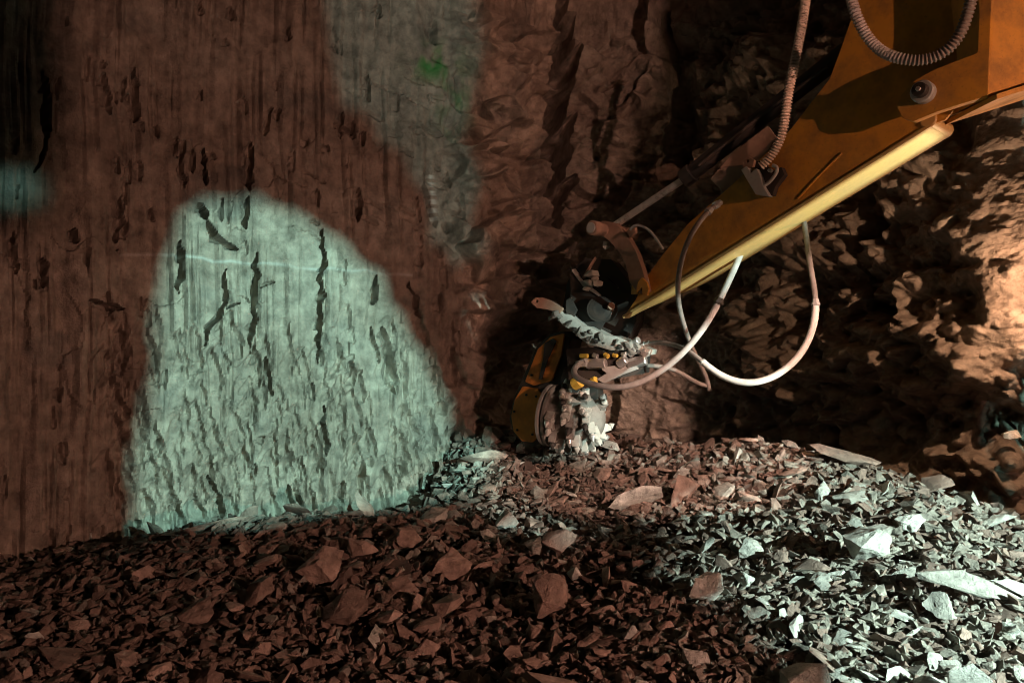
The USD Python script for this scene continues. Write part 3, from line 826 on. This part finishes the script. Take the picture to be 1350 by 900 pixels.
# valve block with fittings
vb = f0.moved(.12)
obj('valve_block', vb.plate([(746, 460), (800, 456), (852, 462), (850, 492), (806, 500), (772, 512), (750, 505)], .2, round_by=.01), 'dark_steel', cu)
for k, (u0, v0, u1, v1, rd, mt_) in enumerate([(765, 469, 775, 469, .02, 'yellow_cap'), (782, 468, 788, 470, .022, 'bright_steel'), (797, 467, 802, 470, .02, 'yellow_cap'), (808, 468, 814, 469, .016, 'yellow_cap'),
                                     (820, 467, 826, 466, .018, 'bright_steel'), (830, 468, 838, 460, .028, 'bright_steel'), (843, 466, 852, 462, .022, 'worn_steel'),
                                     (774, 480, 799, 479, .044, 'bright_steel'), (816, 481, 826, 473, .042, 'bright_steel'), (828, 480, 852, 474, .042, 'bright_steel'),
                                     (756, 507, 766, 502, .05, 'yellow_cap'), (780, 503, 786, 500, .03, 'yellow_cap'), (836, 451, 842, 448, .03, 'bright_steel')]):
    a, b = vb.moved(.03).px(u0, v0), vb.moved(.05).px(u1, v1)
    obj('fitting', rod(a, b, rd, 6 if k % 2 else 12), mt_, cu)
obj('bracket', vb.moved(.05).plate([(790, 484), (830, 480), (842, 486), (820, 494), (796, 505), (786, 500), (800, 492)], .05, round_by=.006), 'worn_steel', cu)
# orange drive case left of the drum
CASE = Plane(at(712, 510, 6.5), [.86, -.5, 0], [-.5, -.86, 0])
case = [(726, 440), (742, 436), (752, 446), (742, 490), (728, 530), (714, 572), (704, 588), (692, 586), (678, 572), (672, 552), (678, 524), (692, 492), (708, 456)]
cs = obj('drive_case', CASE.plate(case, .24, round_by=.03), 'dark_steel', cu)
tag(obj('upper_cover', CASE.moved(.022).plate([(726, 444), (744, 439), (740, 468), (727, 502), (704, 508), (692, 503), (709, 460)], .024, round_by=.012), 'case_paint', cs), label='orange upper cover plate')
lw = obj('lower_cover', CASE.moved(.024).plate([(689, 509), (708, 512), (720, 528), (720, 548), (712, 570), (702, 583), (688, 581), (677, 568), (674, 548), (679, 526)], .026, round_by=.02), 'case_paint', cs)
obj('case_rib', CASE.moved(.035).plate([(718, 452), (729, 446), (733, 450), (722, 474), (714, 500), (710, 500), (716, 472)], .012, round_by=.004), 'dark_steel', cs)
for (u, v) in ((703, 494), (722, 470), (696, 520), (709, 522), (713, 546), (704, 572), (684, 566), (680, 542)):
    obj('bolt', rod(CASE.px(u, v) + CASE.n * .02, CASE.px(u, v) + CASE.n * .038, .011, 6), 'dark_steel', cs)
obj('edge_rail', CASE.moved(.03).plate([(716, 540), (720, 538), (716, 560), (710, 578), (706, 577), (712, 558)], .05), 'yellow_paint', cs)
obj('gearbox', CUT.moved(-.16).plate([(730, 470), (786, 470), (788, 545), (780, 580), (740, 584), (726, 540)], .22, round_by=.02), 'dark_steel', cu)  # unseen block added behind the drum to stop light leaking past it
# drum
dc = at(741, 549, 6.36)
da = unit([.88, -.45, -.10])
prof = [(-.09, .24), (-.08, .262), (-.055, .262), (-.05, .225), (.0, .22), (.12, .215), (.23, .19), (.31, .15), (.35, .10), (.37, .04)]
dr = obj('drum', lathe(dc, da, prof, 40), 'caked_steel', cu, smooth=35)  # caked dark; the tone also stands in for shade between the picks
obj('drum_flange', lathe(dc, da, [(-.135, .245), (-.13, .258), (-.105, .258), (-.10, .245)], 44), 'worn_steel', cu)
du = unit(np.cross(da, [0, 0, 1])); dw = np.cross(da, du)
rp = np.interp
pz = np.array([p[0] for p in prof]); pr = np.array([p[1] for p in prof])
r3 = np.random.default_rng(12)
for turn in range(3):
    for k in range(17):
        t = k / 16
        a = turn * 2.094 + t * 4.6 + r3.uniform(-.2, .2)
        z = -.02 + .34 * t + r3.uniform(-.01, .01)
        rad = float(rp(z, pz, pr))
        slope = float((rp(z + .02, pz, pr) - rp(z - .02, pz, pr)) / .04)
        radial = math.cos(a) * du + math.sin(a) * dw
        nrm = unit(radial - slope * da)
        tang = unit(np.cross(da, radial))
        base = dc + da * z + radial * (rad - .01)
        lean = unit(nrm * .62 + tang * .78)
        sidev = unit(np.cross(lean, nrm))
        hold = trimesh.Trimesh(np.vstack([base + sx * sidev * .036 + sy * tang * .045 for sx in (-1, 1) for sy in (-1, 1)] +
                                         [base + lean * .045 + nrm * .028 + sx * sidev * .029 + sy * np.cross(sidev, lean) * .028 for sx in (-1, 1) for sy in (-1, 1)])).convex_hull
        o = obj('pick_holder', hold, 'muddy_steel' if r3.random() < .55 else 'caked_steel', cu)
        b0_ = base + lean * .035 + nrm * .026
        obj('pick', lathe(b0_, lean, [(0, .020), (.025, .020), (.028, .026), (.040, .026), (.058, .015), (.078, .004)], 10), 'bright_steel' if k % 3 == 0 else 'muddy_steel' if k % 3 == 1 else 'dark_steel', o)

# ------------------------------------------------------------------ hoses
def hose(name, label, pts, radius, mat, n=90, sides=12, sleeve=None, fittings=(), ridge=None, group=None):
    """pts: (pixel u, v, metres in front of the camera)"""
    t = thing(name, label, 'hose', group)
    path = spline([at(*p) for p in pts], n)
    rad = np.full(n, radius)
    if ridge:
        L = np.linalg.norm(np.diff(path, axis=0), axis=1).sum()
        rad = radius * (1 + .17 * np.sin(np.linspace(0, 2 * np.pi * L / ridge, n)))
    obj('tube', tube(path, rad, sides), mat, t, smooth=50)
    if sleeve:
        a, b, m, k = sleeve
        i0, i1 = int(a * (n - 1)), int(b * (n - 1))
        obj('sleeve', tube(path[i0:i1 + 1], radius * k, sides), m, t, smooth=50)
    for (pos, ln, m) in fittings:
        i0 = int(pos * (n - 1)); d = unit(path[min(i0 + 1, n - 1)] - path[max(i0 - 1, 0)])
        obj('fitting', lathe(path[i0] - d * ln / 2, d, [(0, radius * 1.25), (ln * .45, radius * 1.25), (ln * .46, radius * 1.6), (ln * .8, radius * 1.6), (ln * .81, radius * 1.2), (ln, radius * 1.2)], 6), m, t)
    return t


hose('hydraulic_hose', 'spring-guarded tan hose hanging from the top edge to the clamp on the arm', [(1064, -30, 4.75), (1056, 40, 4.72), (1046, 90, 4.72), (1037, 140, 4.75), (1032, 172, 4.8), (1020, 200, 4.87), (1003, 219, 4.93)], .027, 'tan_guard', 620, 14, ridge=.0185)
hose('hydraulic_hose', 'spring-guarded grey hose sagging across the top edge above the boom', [(1120, -20, 4.2), (1138, 40, 4.12), (1160, 66, 4.08), (1190, 78, 4.0), (1222, 78, 3.95), (1248, 66, 3.9), (1275, 20, 3.85), (1290, -30, 3.8)], .026, 'grey_rubber', 620, 14, ridge=.0185)
hose('hydraulic_hose', 'thin grey hose from a silver fitting over the arm and down beside it', [(948, 268, 5.15), (930, 283, 5.1), (910, 312, 5.1), (897, 350, 5.15), (894, 390, 5.3), (903, 432, 5.6), (918, 470, 5.9), (930, 495, 6.0), (935, 514, 6.05)], .018, 'grey_rubber', fittings=[(.012, .07, 'bright_steel'), (.06, .05, 'worn_steel')])
hose('hydraulic_hose', 'thick pale hose looping from under the arm to the valve block', [(992, 288, 5.62), (976, 336, 5.5), (960, 372, 5.45), (940, 412, 5.45), (912, 452, 5.5), (872, 488, 5.55), (826, 509, 5.6), (784, 507, 5.7), (758, 494, 5.85), (762, 481, 6.0), (782, 479, 6.1)], .0235, 'pale_sleeve', 120, 14, fittings=[(.96, .12, 'worn_steel'), (.30, .05, 'dark_steel')])
hose('hydraulic_hose', 'long slack hose hanging right of the arm with a white sleeve low in its loop', [(1050, 240, 5.36), (1062, 305, 5.2), (1070, 360, 5.05), (1075, 410, 4.97), (1062, 455, 5.0), (1030, 490, 5.05), (990, 504, 5.15), (950, 494, 5.3), (915, 468, 5.5), (885, 454, 5.8), (860, 452, 6.0), (842, 458, 6.1)], .018, 'grey_rubber', 140, 12, sleeve=(.34, .72, 'white_sleeve', 1.3), fittings=[(.98, .10, 'worn_steel'), (.335, .05, 'worn_steel'), (.725, .05, 'worn_steel')])
hose('hydraulic_hose', 'short grey hose below the valve block ending in the dark', [(830, 482, 6.1), (860, 482, 6.05), (890, 488, 6.0), (915, 502, 6.0), (934, 508, 6.05)], .017, 'grey_rubber')
hose('hydraulic_hose', 'fine hose arching from the link over to the arm', [(831, 303, 5.75), (840, 297, 5.7), (852, 301, 5.65), (864, 313, 5.6), (874, 328, 5.6)], .010, 'pale_sleeve', 40, 8)

# ------------------------------------------------------------------ unseen lamp boxes, added to shape the beams
def work_lamp(label, pos, aim, openings, reach):
    """an unseen black box added around a lamp to shape its light; openings: outlines of the lit areas, as points of the place"""
    t = thing('work_lamp', label, 'unseen lamp shade')
    f = unit(aim - pos)
    rx = unit(np.cross(f, [0, 0, 1])); ry = np.cross(rx, f)

    def shade(p):
        d = np.asarray(p) - pos
        k = reach / (d @ f)
        return (d @ rx * k, d @ ry * k)
    half = reach * 1.1
    pl = shapely.geometry.box(-half, -half, half, half)
    for o in openings:
        pl = pl.difference(Polygon([shade(p) for p in o]).buffer(0))
    m = trimesh.creation.extrude_polygon(pl, .004, engine='earcut')
    v = np.array(m.vertices)
    m.vertices = pos + v[:, :1] * rx + v[:, 1:2] * ry + (v[:, 2:] + reach) * f
    obj('front_shade', m, 'lamp_black', t)  # added mask, its openings cut to shape the pools of light
    bk = .12
    for sx, sy in ((1, 0), (-1, 0), (0, 1), (0, -1)):
        c = pos + (rx * sx + ry * sy) * (half + .006) + f * (reach - bk) / 2
        e = (ry if sx else rx) * half
        obj('side_panel', block(c, e, (rx if sx else ry) * .005, f * (reach + bk) / 2 * .99, .02), 'lamp_black', t)
    obj('back_panel', block(pos - f * (bk + .01), rx * half, ry * half, f * .005, .02), 'lamp_black', t)
    return t


def face_pt(u, v):
    """point of the cut face behind a pixel"""
    a, n = np.array([-2.67, 6.0]), np.array([1.2, -2.13])
    rd = np.array([(u - 675) / F, 1.0])
    d = (a @ n) / (rd @ n)
    return at(u, v, d)


patch = [(214, 376), (219, 340), (232, 312), (236, 284), (262, 270), (272, 261), (306, 264), (338, 259), (352, 270), (392, 282), (424, 306), (452, 318), (470, 345), (502, 362), (512, 396), (536, 420), (548, 452), (566, 466), (578, 500), (592, 530), (600, 566), (628, 596), (606, 640), (540, 672), (420, 694), (300, 704), (216, 722), (172, 706), (178, 640), (174, 610), (188, 560), (190, 520), (204, 470), (202, 430)]
stripe = [(420, -60), (632, -60), (640, 60), (622, 150), (618, 200), (634, 240), (622, 290), (640, 330), (600, 356), (584, 322), (566, 322), (570, 262), (540, 232), (528, 196), (504, 190), (490, 150), (456, 140), (446, 96)]
spot = [(-60, 222), (28, 226), (50, 238), (48, 272), (-60, 280)]
wash = [face_pt(72, -150), face_pt(560, -150), face_pt(600, -151), face_pt(612, 250), face_pt(648, 400), face_pt(652, 500), face_pt(650, 600), at(700, 660, 5.4), at(860, 740, 4.1), at(860, 1000, 2.9), at(-300, 1000, 2.9), face_pt(-200, 300), face_pt(40, 295), face_pt(72, 200)]
heap = [at(738, 530, 6.3), at(772, 506, 6.3), at(790, 466, 6.3), at(742, 440, 6.3), at(716, 416, 6.3), at(710, 402, 6.3), at(716, 390, 6.3), at(760, 392, 6.4), at(852, 440, 6.2), at(862, 560, 6.4), at(830, 600, 6.6), at(930, 590, 6.4), at(990, 568, 6.1), at(1130, 596, 5.6), at(1250, 644, 4.9), at(1350, 690, 4.2), at(1450, 746, 3.8), at(1500, 980, 2.6), at(820, 980, 3.0), at(850, 770, 3.9), at(880, 690, 4.7), at(900, 620, 6.0), at(740, 606, 6.5), at(730, 598, 6.4)]
foot = [at(545, 690, 5.9), at(600, 592, 7.1), at(655, 600, 7.0), at(700, 700, 5.2), at(660, 730, 4.7)]
under = [A + hn * -.02, B + hn * -.02 + up * .0, B - hn * .27, A + e1 * .3 - hn * .26, A + e1 * .1 - hn * .12]
arm_wash = [at(1440, -120, 4.1), at(1440, 130, 4.1), at(1240, 190, 4.4), at(1080, 300, 4.9), at(890, 420, 6.1), at(890, 600, 6.6), at(640, 600, 7.2), at(600, -250, 7.4)]
crest = [at(716, 560, 6.4), at(722, 500, 6.35), at(752, 484, 6.3), at(800, 470, 6.4), at(850, 430, 7.5), at(890, 440, 7.6), at(960, 560, 6.9), at(1060, 600, 5.8), at(980, 690, 4.8), at(760, 690, 5.2), at(650, 660, 5.8), at(640, 600, 7.0), at(800, 590, 6.8)]
work_lamp('unseen black lamp box cut to shape the cool beam on the cut face', UNSEEN_FACE_LAMP, face_pt(380, 430), [[face_pt(*q) for q in patch]], .30)
work_lamp('unseen black lamp box cut to shape the faint cool beam high on the face', UNSEEN_UPPER_LAMP, face_pt(350, 240), [[face_pt(*q) for q in stripe], [face_pt(*q) for q in spot]], .30)
work_lamp('unseen black lamp box cut to shape the warm wash on the cut face', UNSEEN_WASH_LAMP, face_pt(300, 480), [wash], .30)
work_lamp('unseen black lamp box cut to shape the white beam on the right-hand heap', UNSEEN_HEAP_LAMP, at(950, 640, 5.2), [heap, foot, under], .30)
broken = [face_pt(598, -150), at(870, -150, 7.8), at(862, 120, 7.8), at(815, 290, 7.8), at(740, 345, 7.8), at(700, 390, 7.6), at(655, 425, 7.4), face_pt(626, 480), face_pt(618, 260)]
work_lamp('unseen black lamp box cut to shape the warm light on the broken rock', UNSEEN_BLOCK_LAMP, at(720, 160, 7.6), [broken], .30)
work_lamp('unseen black lamp box cut to shape the warm light on the arm', UNSEEN_SIDE_LAMP, at(950, 250, 5.2), [arm_wash], .30)
work_lamp('unseen black lamp box cut to shape the warm beam on the crest below the cutter', UNSEEN_CREST_LAMP, at(830, 610, 6.2), [crest], .30)
# the unseen lamp by the right wall has one flap added to keep light off the face
t = thing('work_lamp', 'unseen bare lamp near the right wall with one black flap added to block light', 'unseen lamp shade')
dd = lambda az, el: np.array([math.sin(az) * math.cos(el), math.cos(az) * math.cos(el), math.sin(el)])
door = [UNSEEN_WALL_LAMP + .12 * dd(math.radians(a_), math.radians(e_)) for e_ in (-13, 20, 62) for a_ in np.linspace(-42, -77, 8)]
fs = [f for r_ in range(2) for c_ in range(7) for f in ((r_ * 8 + c_, r_ * 8 + c_ + 1, r_ * 8 + c_ + 9), (r_ * 8 + c_, r_ * 8 + c_ + 9, r_ * 8 + c_ + 8))]
obj('door', (np.array(door), np.array(fs)), 'lamp_black', t)
obj('post', rod(UNSEEN_WALL_LAMP + np.array([.06, 0, -1.8]), UNSEEN_WALL_LAMP + np.array([.06, 0, -.06]), .015), 'lamp_black', t)
